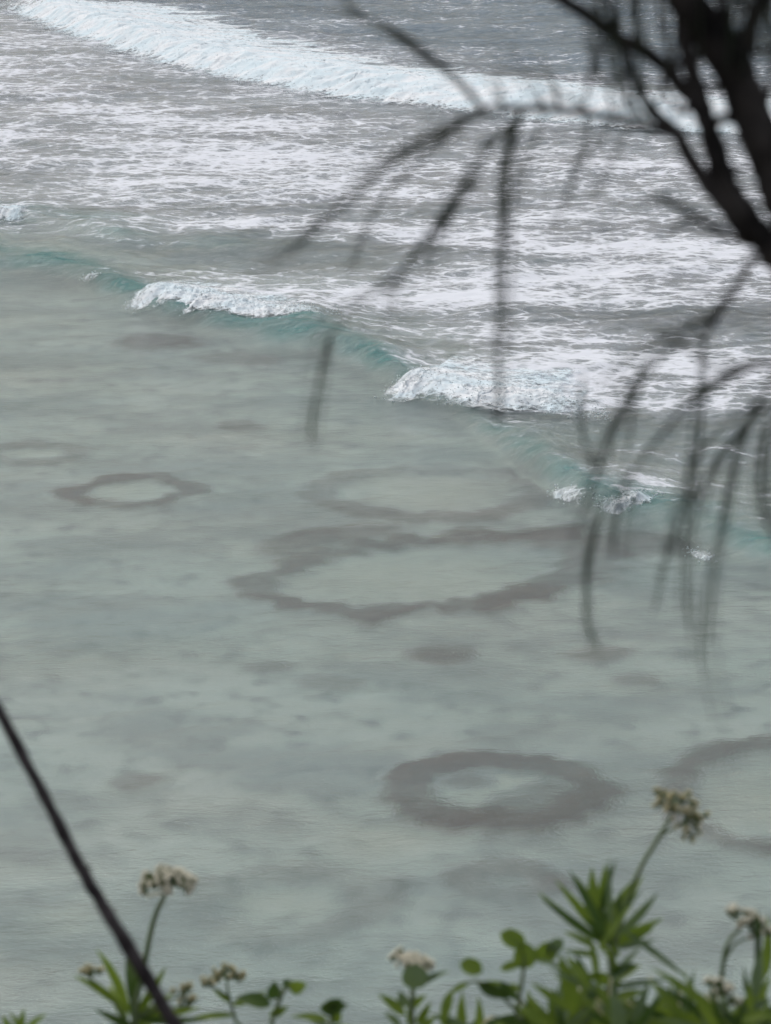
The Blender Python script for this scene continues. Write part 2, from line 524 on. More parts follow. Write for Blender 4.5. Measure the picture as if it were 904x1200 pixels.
def build_water():
    X, Y = rows_cols()
    Z, hm, hf, hl, tm, tf, behind, sea = water_h(X, Y)
    fade = sstep(1500, 400, np.abs(X)) * sstep(25, 36, Y) * sstep(3000, 600, Y)
    Z = Z * fade
    foam = np.clip(foam_field(X, Y) * (1 + .6 * fbm(X * .05 + 3, Y * .12 + 8, 4)), 0, 1) * sstep(-.6, .5, tm) * np.where(Y > 30, 1, 0)
    me = grid_mesh('water', X, Y, Z)
    attr(me, 'foam', foam)
    thick = 0.7 + (6.5 * np.maximum(hm - .05, 0) * sstep(3.2, -.3, tm) + 3.5 * np.maximum(hl, 0)) * (.45 + 1.1 * np.clip(.5 + 1.6 * fbm(X * .4, Y * .9, 4), 0, 1)) + 1.2 * hf + 5 * sea
    mot = fbm(X * .12, Y * .20 + 21, 4)
    turb = 1 - np.exp(-np.clip(0.32 + .34 * mot, .08, 1) * thick)
    attr(me, 'turbid', np.clip(turb, 0, 1))
    attr(me, 'deep', np.clip(sea * .9 + .65 * sstep(1, 38, tm), 0, 1))
    attr(me, 'chop', 0.9 + 0.6 * behind + .7 * sea + 6.0 * hm * sstep(5, 0, tm) + 4.0 * hl)
    o = link('water', me, M['water'])
    tag(o, kind='structure')

# ------------------------------------------------------------------ sea bed
def bed_z(x, y):
    z = -0.9 + .10 * fbm(x * .10, y * .10, 3)
    tf = (y - foot_y(L_FAR, x)) * .86
    return z - 7.0 * sstep(6, 60, tf)

def build_bed():
    ys = np.concatenate([[-400, -100, -20, 5], np.arange(15, 260, .6), [270, 300, 400, 700, 1500, 4000, 9500]])
    s = np.concatenate([[-3000, -600, -200, -90], np.arange(-60, 60.1, .6), [90, 200, 600, 3000]])
    X, Y = np.meshgrid(s, ys)
    Z = bed_z(X, Y)
    me = grid_mesh('sea_bed', X, Y, Z)
    tm = (Y - foot_y(L_MAIN, X)) * .86
    reef = sstep(2, 26, tm + 6 * fbm(X * .12, Y * .12, 3))
    pale = 0 * X
    for px, py, rx in ((590, 922, 85), (480, 678, 150), (155, 575, 45), (500, 576, 90), (900, 932, 85), (40, 531, 40), (330, 1055, 60), (450, 985, 55), (90, 1075, 50)):
        c = on_bed(px, py); r = (on_bed(px + rx, py) - c).length
        pale = pale + .75 * np.exp(-(((X - c.x) ** 2 + (Y - c.y) ** 2) / r ** 2) ** 1.5)
    attr(me, 'pale', np.clip(pale, 0, 1))
    attr(me, 'reef', reef)
    o = link('sea_bed', me, M['bed'])
    tag(o, kind='structure')

# ------------------------------------------------------------------ coral
def polar(pts, c, n):
    a = np.array([math.atan2(p.y - c.y, p.x - c.x) for p in pts]); r = np.array([math.hypot(p.x - c.x, p.y - c.y) for p in pts])
    o = np.argsort(a); a = a[o]; r = r[o]
    th = np.linspace(-np.pi, np.pi, n, endpoint=False)
    R_ = np.interp(th, np.concatenate([a - 2 * np.pi, a, a + 2 * np.pi]), np.concatenate([r, r, r]))
    k = np.array([1, 2, 3, 2, 1]) / 9.0
    Rp = np.concatenate([R_[-2:], R_, R_[:2]])
    return th, np.convolve(Rp, k, mode='valid')

def ell(cx, cy, rx, ry, n=20, wob=.10, seed=0):
    r = random.Random(seed)
    out = []
    ph = [r.uniform(0, 6.28) for _ in range(3)]
    for i in range(n):
        a = 2 * math.pi * i / n
        k = 1 + wob * (math.sin(2 * a + ph[0]) * .6 + math.sin(3 * a + ph[1]) * .5 + math.sin(5 * a + ph[2]) * .3)
        out.append((cx + rx * k * math.cos(a), cy + ry * k * math.sin(a)))
    return out

def coral(name, label, outer, inner=None, amount=1.0, height=.22, cat='coral', group=None, fade=None, soft=1.0, thin=1.0, lob=1.0):
    wo_ = [on_bed(*p) for p in outer]
    c = sum(wo_, Vector()) / len(wo_)
    n = 110
    th, ro = polar(wo_, c, n)
    if inner:
        wi = [on_bed(*p) for p in inner]
        _, ri = polar(wi, c, n)
        ri = np.minimum(ri * (1 + .05 * thin), ro - .12)
    else:
        ri = np.zeros(n)
    m = 22
    wob = .30 * lob * fbm(np.cos(th) * ro * 1.1 + c.x, np.sin(th) * ro * 1.1 + c.y, 4)
    wob2 = .12 * thin + .30 * lob * fbm(np.cos(th) * ro * 1.3 + c.x + 90, np.sin(th) * ro * 1.3 + c.y, 4)
    ro = ro * (1 + wob * .35) + wob; ri = np.maximum(ri + wob2, 0) if inner else ri
    ov = .38 * soft
    k = np.linspace(0, 1, m)[:, None]
    r0 = np.maximum(ri - ov, 0.0) if inner else ri
    r1 = ro + ov
    rr = r0 + (r1 - r0) * k
    X = c.x + rr * np.cos(th); Y = c.y + rr * np.sin(th)
    nz = fbm(X * .9 + 50, Y * .9, 4)
    if inner:
        prof = np.sin(np.pi * k) ** .8
    else:
        prof = np.cos(np.pi / 2 * k) ** .7
    prof = np.clip(prof, 0, 1) * np.ones_like(X)
    cover = sstep(0.05, 1.0, prof) * 1.05 + nz * .35 - .05
    Z = bed_z(X, Y) + .012 + height * prof * (0.75 + .9 * nz + .5 * np.abs(fbm(X * 3, Y * 3, 3)))
    Z[-1] = bed_z(X[-1], Y[-1]) - .03
    if inner:
        Z[0] = bed_z(X[0], Y[0]) - .03
        cover[0] = 0
    cover[-1] = -.3
    am = amount * 1.25 * np.clip(.88 + .6 * fbm(X * .45 + 70, Y * .45, 3), .5, 1.1)
    if fade:
        fx, fy, fr = fade
        p = on_bed(fx, fy)
        am = am * (1 - .75 * np.exp(-((X - p.x) ** 2 + (Y - p.y) ** 2) / fr ** 2))
    base = Vector((c.x, c.y, -0.9))
    me = grid_mesh(name, X - base.x, Y - base.y, Z - base.z, wrap=True)
    attr(me, 'cover', cover)
    attr(me, 'amount', am)
    o = link(name, me, M['coral'])
    o.location = base
    tag(o, label, cat, group)
    return o

def build_corals():
    A = coral('coral_ring', 'dark purple-brown coral ring with pale dappled sandy centre and broad rim', 
          [(455, 920), (480, 900), (530, 890), (590, 886), (650, 892), (695, 905), (725, 925), (715, 940), (680, 958), (630, 968), (580, 976), (530, 972), (490, 960), (465, 940)],
          [(502, 922), (520, 908), (560, 902), (610, 902), (650, 908), (672, 918), (660, 928), (635, 934), (608, 950), (580, 940), (552, 950), (520, 942), (505, 935)], .95, .25, thin=.4)
    for i, (x, y, rx, ry) in enumerate([(615, 938, 28, 6), (545, 915, 14, 3.5), (640, 925, 22, 4)]):
        k = coral('coral_knob', None, ell(x, y, rx, ry, seed=60 + i), None, .6, .12, None)
        k.parent = A; k.location = k.location - A.location
    coral('coral_ring', 'wide thin-rimmed coral ring around pale sand, above the cream buds on forked stalks', ell(910, 931, 122, 66, 24, .04, 3), ell(910, 933, 100, 54, 24, .05, 4), .78, .2, fade=(800, 985, .8))
    coral('coral_ring', 'small eye-shaped dark coral ring with pointed ends and pale centre',
          [(65, 577), (100, 568), (140, 558), (175, 555), (210, 565), (247, 575), (215, 581), (195, 590), (150, 594), (100, 590)],
          [(100, 578), (140, 567), (175, 563), (198, 570), (203, 577), (180, 584), (140, 586), (112, 584)], .95, .2, soft=.8)
    coral('coral_ring', 'largest coral ring, brown irregular rim around a broad pale sand floor',
          [(268, 688), (290, 674), (330, 657), (400, 641), (480, 628), (560, 622), (640, 622), (720, 632), (765, 652), (720, 682), (650, 697), (580, 708), (500, 718), (420, 721), (360, 717), (310, 706)],
          [(322, 688), (350, 668), (420, 653), (500, 641), (580, 636), (640, 645), (652, 662), (620, 682), (560, 696), (480, 709), (400, 712), (340, 702)], .9, .22, lob=2.4, thin=.2)
    coral('coral_ring', 'faint tan coral ring touching the seaward side of the largest ring',
          [(360, 575), (390, 558), (450, 550), (530, 548), (600, 552), (645, 575), (620, 595), (560, 608), (500, 614), (430, 607), (385, 594)],
          [(394, 575), (420, 562), (500, 557), (580, 562), (612, 575), (590, 589), (520, 598), (450, 596), (412, 588)], .60, .2, fade=(520, 548, 3.0))
    coral('coral_patch', 'hooked brown coral arm beside the largest ring', [(285, 645), (300, 634), (330, 629), (380, 622), (450, 613), (520, 614), (460, 626), (390, 634), (340, 648), (310, 656)], None, .85, .18)
    coral('coral_ring', 'small faint half-open coral ring beside the tall rosette plant', ell(595, 1030, 54, 21, 20, .12, 8), ell(597, 1034, 36, 11, 20, .12, 9), .6, .15, fade=(600, 1052, .9))
    coral('coral_ring', 'broad faded coral ring with washed-out rim beside the white drooping flower head', ell(345, 1058, 122, 44, 24, .16, 10), ell(330, 1062, 82, 24, 24, .16, 11), .30, .15)
    coral('coral_ring', 'faint narrow coral ring with pale middle beyond the small eye-shaped ring', ell(38, 531, 62, 12, 20, .05, 12), ell(40, 532, 40, 6, 20, .05, 13), .5, .15)
    patches = [(185, 402, 58, 13, .85, 'larger brown coral patch just shoreward of the breaking crest'),
               (275, 420, 58, 9, .5, 'faint long coral patch touching the brown patch under the crest'),
               (285, 499, 30, 6, .6, 'small dark coral patch on sand alone between crest and rings'),
               (520, 767, 36, 9, .65, 'dark oval coral patch shoreward of the largest ring'),
               (700, 766, 34, 7, .5, 'faint brown coral patch between the largest ring and the dark broad-rimmed ring'),
               (745, 797, 22, 6, .6, 'tiny dark coral patch near the thin-rimmed ring'),
               (315, 781, 22, 6, .45, 'tiny faded coral patch beside a longer brown patch'),
               (388, 801, 44, 7, .45, 'long faint brown coral patch on pale sand'),
               (160, 916, 26, 7, .4, 'faint grey coral patch beyond the bare diagonal stem'),
               (235, 1036, 26, 12, .5, 'grey-purple coral patch just behind the white drooping flower head'),
               (440, 1042, 36, 14, .45, 'reddish coral patch on the faded ring shoreward rim'),
               (735, 640, 92, 22, .62, 'brown coral shoal under the small breaking cap')]
    for i, (x, y, rx, ry, am, lab) in enumerate(patches):
        coral('coral_patch', lab, ell(x, y, rx, ry, 20, .12, 30 + i), None, am, .14)

# ------------------------------------------------------------------ breaking foam
def foam_strip(label, foot, width, crest, step, amp, seed, taper=(.06, .06), back_dens=.35, shift=0.0, drops=0, front_dens=.84, z=0.0, rise=.15, bf=1.15):
    """foot: photo points along the leading edge; width: metres of white water behind it"""
    P = [on_z(a, b, z) for a, b in foot]
    x = np.array([p.x for p in P]); y = np.array([p.y for p in P])
    d = np.concatenate([[0], np.cumsum(np.hypot(np.diff(x), np.diff(y)))])
    L = d[-1]
    s = np.linspace(0, L, max(30, int(L / step)))
    bx = np.interp(s, d, x); by = np.interp(s, d, y)
    k = max(1, int(.35 / step))
    ker = np.ones(2 * k + 1) / (2 * k + 1)
    by = np.convolve(np.pad(by, k, mode='edge'), ker, mode='valid')
    tx = np.gradient(bx); ty = np.gradient(by); n = np.hypot(tx, ty)
    nx, ny = -ty / n, tx / n
    nx *= .5; nn = np.hypot(nx, ny); nx /= nn; ny /= nn
    kk = max(1, int(.8 / step)); ke = np.hanning(2 * kk + 3); ke /= ke.sum()
    nx = np.convolve(np.pad(nx, kk + 1, mode='edge'), ke, mode='valid'); ny = np.convolve(np.pad(ny, kk + 1, mode='edge'), ke, mode='valid')
    t = np.linspace(0, 1, max(14, int(width / step)))
    u = (s / L)[:, None]
    env_s = sstep(0, taper[0], u) * sstep(1, 1 - taper[1], u)
    edge = (.6 * fbm(s * .7 + seed, s * 0, 3) + .32 * fbm(s * 3.1 + seed, s * 0 + 4, 3))[:, None] * min(1.2, width * .25)
    wloc = width * (.55 + .45 * env_s) * (1 + .3 * fbm(s * .5 + seed, s * 0 + 9, 3)[:, None])
    T = t[None, :] * wloc + edge + shift
    X = bx[:, None] + nx[:, None] * T
    Y = by[:, None] + ny[:, None] * T
    base = water_h(X, Y, fine=False)[0]
    tt = t[None, :]
    env_t = np.where(tt < .24, sstep(.06, .24, tt), np.exp(-((tt - .24) / .34) ** 2))
    b = billow(X * bf + seed, Y * bf, 4)
    b2 = np.abs(fbm(X * 4.0 + seed, Y * 4.0, 3))
    lift = env_s * env_t * (crest * (.55 + 1.0 * b) + amp * b2 * 1.6) + .02
    Z = base + lift
    Y = Y - env_t * env_s * (.12 * b + .10 * b2) * min(1.2, crest + .4)
    X = X + .06 * fbm(X * 2, Y * 2 + seed, 2) * env_t
    dens = env_s * np.where(tt < rise, tt / rise * front_dens, front_dens + (back_dens - front_dens) * sstep(.15, .75, tt))
    dens = dens * sstep(1.0, .82, tt) + .25 * (b - .3) * env_s - .25 * (1 - env_s)
    dens[:, 0] = -1; dens[:, -1] = -1
    Z[:, 0] = base[:, 0] - .01
    c = Vector((float(bx.mean()), float(by.mean()), 0))
    me = grid_mesh('breaker_foam', X - c.x, Y - c.y, Z)
    attr(me, 'dens', dens)
    o = link('breaker_foam', me, M['foam'])
    o.location = c
    tag(o, label, 'wave')
    if drops:
        r = np.random.default_rng(seed)
        V, F = [], []
        oc = [(1, 0, 0), (-1, 0, 0), (0, 1, 0), (0, -1, 0), (0, 0, 1), (0, 0, -1)]
        of = [(0, 2, 4), (2, 1, 4), (1, 3, 4), (3, 0, 4), (2, 0, 5), (1, 2, 5), (3, 1, 5), (0, 3, 5)]
        for _ in range(drops):
            i = r.integers(0, len(s)); j = int(len(t) * np.clip(r.normal(.17, .12), 0, .6))
            if env_s[i, 0] < .15: continue
            q = abs(r.normal(0, .16)) * (crest + .3)
            sz = r.uniform(.010, .030)
            p = (X[i, j] - c.x + r.normal(0, .08), Y[i, j] - c.y + r.normal(0, .1), Z[i, j] + q)
            b0 = len(V)
            for e in oc: V.append((p[0] + e[0] * sz * 1.2, p[1] + e[1] * sz, p[2] + e[2] * sz))
            F += [tuple(b0 + e for e in f) for f in of]
        sp = link('spray', mesh('spray', V, F), M['spray'], o)
        tag(sp, kind='stuff')
    return o

def build_breakers():
    foam_strip('long thick band of white surf, the outermost breaker along the reef edge', [(-60, 4), (0, 10), (40, 22), (100, 46), (200, 77), (300, 97), (420, 117), (520, 127), (640, 142), (760, 152), (904, 160), (1060, 168)],
               14.5, .42, .16, .06, 3, (.14, .03), .66, -1.2, 2500, .98, rise=.16, bf=.55)
    foam_strip('ragged white foam crest spilling in front of the brown coral patch', [(132, 349), (165, 351), (215, 360), (262, 368), (300, 372), (345, 374), (395, 372), (450, 366)],
               6.0, .24, .06, .12, 17, (.10, .5), .44, 0, 500, z=.46)
    foam_strip('tumbling white foam front where the crest bends, with tall frothy face', [(436, 460), (462, 467), (500, 470), (525, 474), (548, 482), (600, 480), (660, 486), (710, 492), (760, 490)],
               7.0, .24, .06, .10, 29, (.05, .5), .48, 0, 600, z=.12)
    foam_strip('small white cap breaking on the low crest beside the brown shoal', [(690, 585), (722, 596), (752, 594), (788, 580)], 1.6, .14, .045, .08, 41, (.25, .4), .30, 0, 120, .62, z=.35)
    foam_strip('thin broken white cap curling ahead of the small cap', [(640, 562), (660, 574), (690, 580), (705, 582)], .9, .12, .04, .08, 43, (.3, .3), .2, 0, 60, .5, z=.42)
    foam_strip('tiny white flecked cap on the low crest past the small cap', [(800, 632), (820, 642), (845, 646)], .7, .08, .04, .06, 47, (.3, .3), .2, 0, 40, .5, z=.35)
    foam_strip('white foam patch at the end of the teal swell behind the crest', [(-60, 252), (0, 256), (25, 258), (42, 256)], 4.0, .25, .07, .10, 53, (.1, .35), .35, 0, 80, .7, z=.3)
    foam_strip('tiny white curl on the dark shoulder of the crest', [(92, 318), (104, 320), (116, 322)], .8, .10, .04, .08, 59, (.3, .3), .2, 0, 50, .5, z=.5)

# ------------------------------------------------------------------ tubes, leaves, flowers
def catmull(pts, per=6):
    P = [pts[0] * 2 - pts[1]] + list(pts) + [pts[-1] * 2 - pts[-2]]
    out = []
    for i in range(1, len(P) - 2):
        for k in range(per):
            t = k / per
            a, b, c, d = P[i - 1], P[i], P[i + 1], P[i + 2]
            out.append(0.5 * ((2 * b) + (c - a) * t + (2 * a - 5 * b + 4 * c - d) * t * t + (3 * b - a - 3 * c + d) * t ** 3))
    out.append(P[-2])
    return out

def tube_data(pts, radii, seg=6, rough=0.0, V=None, F=None, rnd=random):
    V = [] if V is None else V; F = [] if F is None else F
    b = len(V)
    n = len(pts)
    ref = Vector((0.3, 0.9, 0.2)).normalized()
    for i, p in enumerate(pts):
        d = (pts[min(i + 1, n - 1)] - pts[max(i - 1, 0)]).normalized()
        s = d.cross(ref)
        if s.length < 1e-4: s = d.cross(Vector((1, 0, 0)))
        s.normalize(); u = s.cross(d)
        for k in range(seg):
            a = 2 * math.pi * k / seg
            r = radii[i] * (1 + rough * rnd.uniform(-1, 1))
            V.append(p + (s * math.cos(a) + u * math.sin(a)) * r)
    for i in range(n - 1):
        for k in range(seg):
            F.append((b + i * seg + k, b + i * seg + (k + 1) % seg, b + (i + 1) * seg + (k + 1) % seg, b + (i + 1) * seg + k))
    F.append(tuple(b + k for k in range(seg))[::-1])
    F.append(tuple(b + (n - 1) * seg + k for k in range(seg)))
    return V, F

def tube(name, pts, r0, r1, mat, parent, seg=6, rough=0.0, per=5, origin=None):
    c = catmull(pts, per)
    n = len(c)
    rad = [r0 + (r1 - r0) * i / (n - 1) for i in range(n)]
    o0 = origin if origin is not None else (parent.matrix_basis.translation if parent else Vector())
    V, F = tube_data([p - o0 for p in c], rad, seg, rough)
    return link(name, mesh(name, V, F), mat, parent)

def leaf(base, tip, width, mat, parent, sag=.10, roll=0.0, shape='lance', name='leaf', org=None):
    org = org if org is not None else parent.matrix_basis.translation
    a = tip - base
    L = a.length
    d = a.normalized()
    view = (base - EYE).normalized()
    s = d.cross(view).normalized()
    s = Matrix.Rotation(roll, 3, d) @ s
    nrm = s.cross(d).normalized()
    if nrm.z < 0: nrm = -nrm
    n = 7
    V, F = [], []
    for i in range(n):
        t = i / (n - 1)
        if shape == 'lance':
            w = (math.sin(math.pi * t ** .80)) ** .85 * (1 - .25 * t) + (.10 if t < .05 else 0.012)
        else:
            w = math.sqrt(max(0.0, 1 - (2 * t - 1) ** 2)) * .98 + .02
        w *= width * .5
        c = base + a * t + nrm * (4 * t * (1 - t)) * sag * L - Vector((0, 0, 1)) * sag * L * .4 * t * t
        fold = nrm * w * .28
        V += [c - s * w + fold - org, c - org, c + s * w + fold - org]
    for i in range(n - 1):
        for k in (0, 1):
            F.append((i * 3 + k, i * 3 + k + 1, i * 3 + k + 4, i * 3 + k + 3))
    return link(name, mesh(name, V, F), mat, parent)

def floret_mesh(kind, mats):
    """green cup with a tuft of pale tips"""
    V, F, MI = [], [], []
    prof = [(0.10, 0.0), (.36, .22), (.46, .60), (.42, .98)]
    seg = 7
    for r, z in prof:
        for k in range(seg):
            a = 2 * math.pi * k / seg
            V.append((r * math.cos(a), r * math.sin(a), z))
    for i in range(len(prof) - 1):
        for k in range(seg):
            F.append((i * seg + k, i * seg + (k + 1) % seg, (i + 1) * seg + (k + 1) % seg, (i + 1) * seg + k)); MI.append(0)
    rr = random.Random(5)
    for k in range(9):
        a = 2 * math.pi * k / 9 + .2; rad = .30 if k % 2 else .16
        cx, cy = rad * math.cos(a), rad * math.sin(a)
        b = len(V); h = 1.12 + rr.uniform(0, .22)
        for j in range(4):
            q = a + j * math.pi / 2
            V.append((cx + .13 * math.cos(q), cy + .13 * math.sin(q), .80))
        for j in range(4):
            q = a + j * math.pi / 2
            V.append((cx * 1.45 + .14 * math.cos(q), cy * 1.45 + .14 * math.sin(q), h))
        V.append((cx * 1.4, cy * 1.4, h + .08))
        for j in range(4):
            F.append((b + j, b + (j + 1) % 4, b + 4 + (j + 1) % 4, b + 4 + j)); MI.append(1)
            F.append((b + 4 + j, b + 4 + (j + 1) % 4, b + 8)); MI.append(1)
    me = mesh('floret', V, F, MI)
    for m in mats: me.materials.append(m)
    return me

FLORET = floret_mesh('a', [M['cup'], M['petal']])
FLORET_TAN = floret_mesh('b', [M['cup'], M['petal_tan']])

def flower_head(plant, neck, spots, size, me=None, droop=.4):
    """spots: offsets (right, up, away) in metres from the neck; each gets a pedicel and a floret"""
    org = plant.matrix_basis.translation
    V, F = [], []
    right = Vector((1, 0, 0))
    pts = []
    for (a, b, c) in spots:
        p = neck + right * a + Vector((0, 0, 1)) * b + Vector((0, 1, 0)) * c
        pts.append(p)
        mid = (neck + p) * .5 + (p - neck).length * .12 * Vector((0, 0, 1))
        cc = catmull([neck, mid, p], 3)
        tube_data([q - org for q in cc], [.0011] * len(cc), 5, 0, V, F)
    h = link('flower_head', mesh('flower_head', V, F), M['stem'], plant)
    pts3 = [p + Vector((random.gauss(0, 1), random.gauss(0, 1), random.gauss(0, .6))) * size * .34 for p in pts for _ in range(3)]
    for p in pts3:
        f = bpy.data.objects.new('floret', me or FLORET)
        col.objects.link(f)
        f.parent = h
        f.location = p - org
        out = (p - neck).normalized() * (1 - droop) + Vector((random.uniform(-.2, .2), random.uniform(-.2, .2), droop))
        f.rotation_euler = out.to_track_quat('Z', 'Y').to_euler()
        s = size * random.uniform(.48, .78)
        f.scale = (s, s, s)
    return h

GROUND = CAM_Z - 1.55

def plant_root(name, px, d, label, cat='plant', dx=0.0):
    p = at(px, 1200, d)
    o = empty(name, (p.x + dx, p.y, GROUND - .005))
    tag(o, label, cat)
    return o

def px_stem(root, pts, d, r0, r1, mat=None, name='stem', grounded=True):
    """photo-point polyline at depth d, carried on down to the root when grounded"""
    P = []
    for q in pts:
        P.append(at(q[0], q[1], q[2] if len(q) > 2 else d))
    if grounded:
        g = root.matrix_basis.translation
        top = P[0]
        P = [g.copy(), g.lerp(top, .5) + Vector((random.uniform(-.01, .01), random.uniform(-.01, .01), .02))] + P
    tube(name, P, r0, r1, mat or M['stem'], root, 6, .04)
    return P

def px_leaf(root, b, t, w, d, mat='leaf', roll=None, sag=.08, shape='lance', dd=0.0):
    roll = random.uniform(-.6, .6) if roll is None else roll
    k = d / K
    leaf(at(b[0], b[1], d), at(t[0], t[1], d + dd), w * .92 * k, M[mat], root, sag, roll, shape)

# ------------------------------------------------------------------ plants on the cliff edge
def build_plants():
    # P1: bare stalk with a wide drooping white head
    d = 2.65
    p = plant_root('flowering_plant', 165, d, 'plant with wide drooping white flower head on one tall bare stalk, behind the bare stem')
    px_stem(p, [(158, 1210), (168, 1140), (180, 1080), (192, 1052), (197, 1042)], d, .0035, .0018)
    px_leaves = [((152, 1190), (112, 1108), 15), ((150, 1185), (85, 1140), 13), ((156, 1180), (150, 1105), 17), ((160, 1190), (195, 1130), 14), ((165, 1195), (245, 1192), 13),
                 ((160, 1192), (236, 1178), 13), ((150, 1200), (128, 1150), 14), ((155, 1195), (172, 1120), 16), ((158, 1205), (110, 1180), 12), ((160, 1205), (205, 1160), 14), ((158, 1205), (140, 1225), 14), ((160, 1208), (185, 1195), 14), ((152, 1210), (120, 1205), 13)]
    for b, t, w in px_leaves:
        px_leaf(p, b, t, w, d, random.choice(['leaf', 'leaf', 'leaf_dark']), dd=random.uniform(-.03, .03))
    k = d / K
    sp = []
    for i in range(30):
        a = i * 2.4; r = math.sqrt((i + .5) / 30) * 26
        sp.append((r * math.cos(a) * k, (14 - .018 * r * r) * k, r * math.sin(a) * k))
    flower_head(p, at(197, 1040, d), sp, 11 * k, FLORET, .15)
    for (x, y) in ((106, 1138), (215, 1160), (222, 1172)):
        q = at(x, y, d)
        px_stem(p, [(150, 1200), ((x + 150) / 2, (y + 1200) / 2 - 4), (x, y + 8)], d, .0014, .001, grounded=False)
        flower_head(p, at(x, y + 8, d), [(-5 * k, 4 * k, 0), (5 * k, 5 * k, .002), (0, 7 * k, -.003), (2 * k, 3 * k, .005)], 9 * k, FLORET_TAN, .5)
    # P2: leaf tips at the corner
    p = plant_root('leafy_plant', 20, 2.6, 'low plant with only narrow leaf tips rising at the foot of the bare stem')
    px_stem(p, [(22, 1235), (24, 1215)], 2.6, .003, .002)
    for b, t, w in [((20, 1215), (28, 1180), 12), ((16, 1215), (2, 1188), 12), ((26, 1215), (55, 1186), 11), ((18, 1218), (-15, 1196), 12), ((28, 1216), (10, 1184), 10)]:
        px_leaf(p, b, t, w, 2.6)
    # P3: small plant with two brown bud heads
    d = 2.7; k = d / K
    p = plant_root('budding_plant', 280, d, 'slender plant with small yellow-brown bud heads above paired leaves')
    px_stem(p, [(285, 1230), (276, 1195), (268, 1165), (266, 1148)], d, .0022, .0012)
    px_stem(p, [(268, 1168), (255, 1160), (246, 1156)], d, .001, .0009, grounded=False)
    flower_head(p, at(266, 1148, d), [(-10 * k, 6 * k, 0), (0, 8 * k, .003), (10 * k, 4 * k, 0), (4 * k, 5 * k, -.006), (-4 * k, 4 * k, .006), (12 * k, -2 * k, .003)], 9 * k, FLORET_TAN, .5)
    flower_head(p, at(246, 1156, d), [(-4 * k, 3 * k, 0), (3 * k, 4 * k, .003), (0, 6 * k, -.003)], 9 * k, FLORET_TAN, .5)
    for b, t, w in [((270, 1175), (250, 1160), 10), ((272, 1178), (312, 1160), 12), ((278, 1190), (215, 1195), 10)]:
        px_leaf(p, b, t, w, d, 'leaf')
    # P4: two cupped leaves on stalks
    d = 2.6
    p = plant_root('broadleaf_plant', 320, d, 'plant with broad dark cupped leaves on pale upright stalks beside the bud heads')
    px_stem(p, [(318, 1225), (322, 1190), (332, 1162), (340, 1154)], d, .0026, .0018)
    for b, t, w, m in [((338, 1158), (360, 1152), 22, 'leaf'), ((340, 1156), (330, 1150), 16, 'leaf_dark'), ((318, 1178), (276, 1168), 24, 'leaf_dark'), ((318, 1172), (322, 1148), 22, 'leaf_dark'), ((316, 1190), (338, 1178), 14, 'leaf')]:
        px_leaf(p, b, t, w, d, m, 0.4)
    p = plant_root('broadleaf_plant', 390, d, 'low plant with one folded dark leaf above yellowing leaflets')
    px_stem(p, [(386, 1228), (388, 1200), (390, 1185)], d, .0026, .0018)
    for b, t, w, m in [((375, 1182), (408, 1176), 24, 'leaf_dark'), ((380, 1180), (402, 1170), 18, 'leaf_dark'), ((385, 1195), (340, 1190), 11, 'leaf'), ((390, 1198), (400, 1186), 14, 'leaf'), ((384, 1202), (360, 1194), 12, 'leaf_pale'), ((388, 1204), (420, 1204), 14, 'leaf')]:
        px_leaf(p, b, t, w, d, m, 0.4)
    # P5: single pale cupped flower
    d = 2.55; k = d / K
    p = plant_root('flowering_plant', 480, d, 'plant with a single tilted pinkish white flower head over a grey-green cup leaf')
    px_stem(p, [(484, 1230), (483, 1190), (484, 1160), (486, 1145)], d, .003, .002)
    sp = []
    for i in range(24):
        a = i * 2.4; r = math.sqrt((i + .5) / 24)
        sp.append(((20 * r * math.cos(a)) * k, (9 - 7 * r * math.cos(a) - 3 * r * r) * k, 16 * r * math.sin(a) * k))
    flower_head(p, at(485, 1136, d), sp, 9 * k, FLORET, .5)
    px_leaf(p, (484, 1160), (488, 1128), 34, d - .03, 'leaf_pale', .1, .05, 'oval')
    px_leaf(p, (486, 1158), (528, 1136), 12, d, 'leaf_pale')
    for b, t, w in [((475, 1190), (443, 1163), 15), ((478, 1180), (468, 1160), 18), ((480, 1185), (500, 1165), 14), ((488, 1200), (505, 1172), 13), ((470, 1205), (450, 1185), 12), ((482, 1205), (478, 1178), 14), ((476, 1210), (455, 1205), 12), ((490, 1208), (512, 1190), 13)]:
        px_leaf(p, b, t, w, d, random.choice(['leaf', 'leaf_pale', 'leaf']))
    # P6: round leaves
    d = 2.5
    p = plant_root('round_leaf_plant', 590, d, 'plant with round coin-like leaves on thin arching stalks')
    px_stem(p, [(612, 1225), (606, 1190), (612, 1150), (614, 1122), (606, 1102)], d, .0026, .0012)
    px_stem(p, [(606, 1185), (580, 1160), (560, 1150), (545, 1152)], d, .0016, .001, grounded=False)
    for b, t, w, m in [((616, 1108), (586, 1093), 24, 'leaf'), ((566, 1138), (539, 1128), 22, 'leaf'), ((612, 1136), (618, 1104), 30, 'leaf'), ((628, 1126), (652, 1106), 26, 'leaf'), ((612, 1128), (586, 1136), 12, 'leaf'), ((640, 1118), (660, 1100), 18, 'leaf_pale')]:
        px_leaf(p, b, t, w, d, m, .15, .04, 'oval')
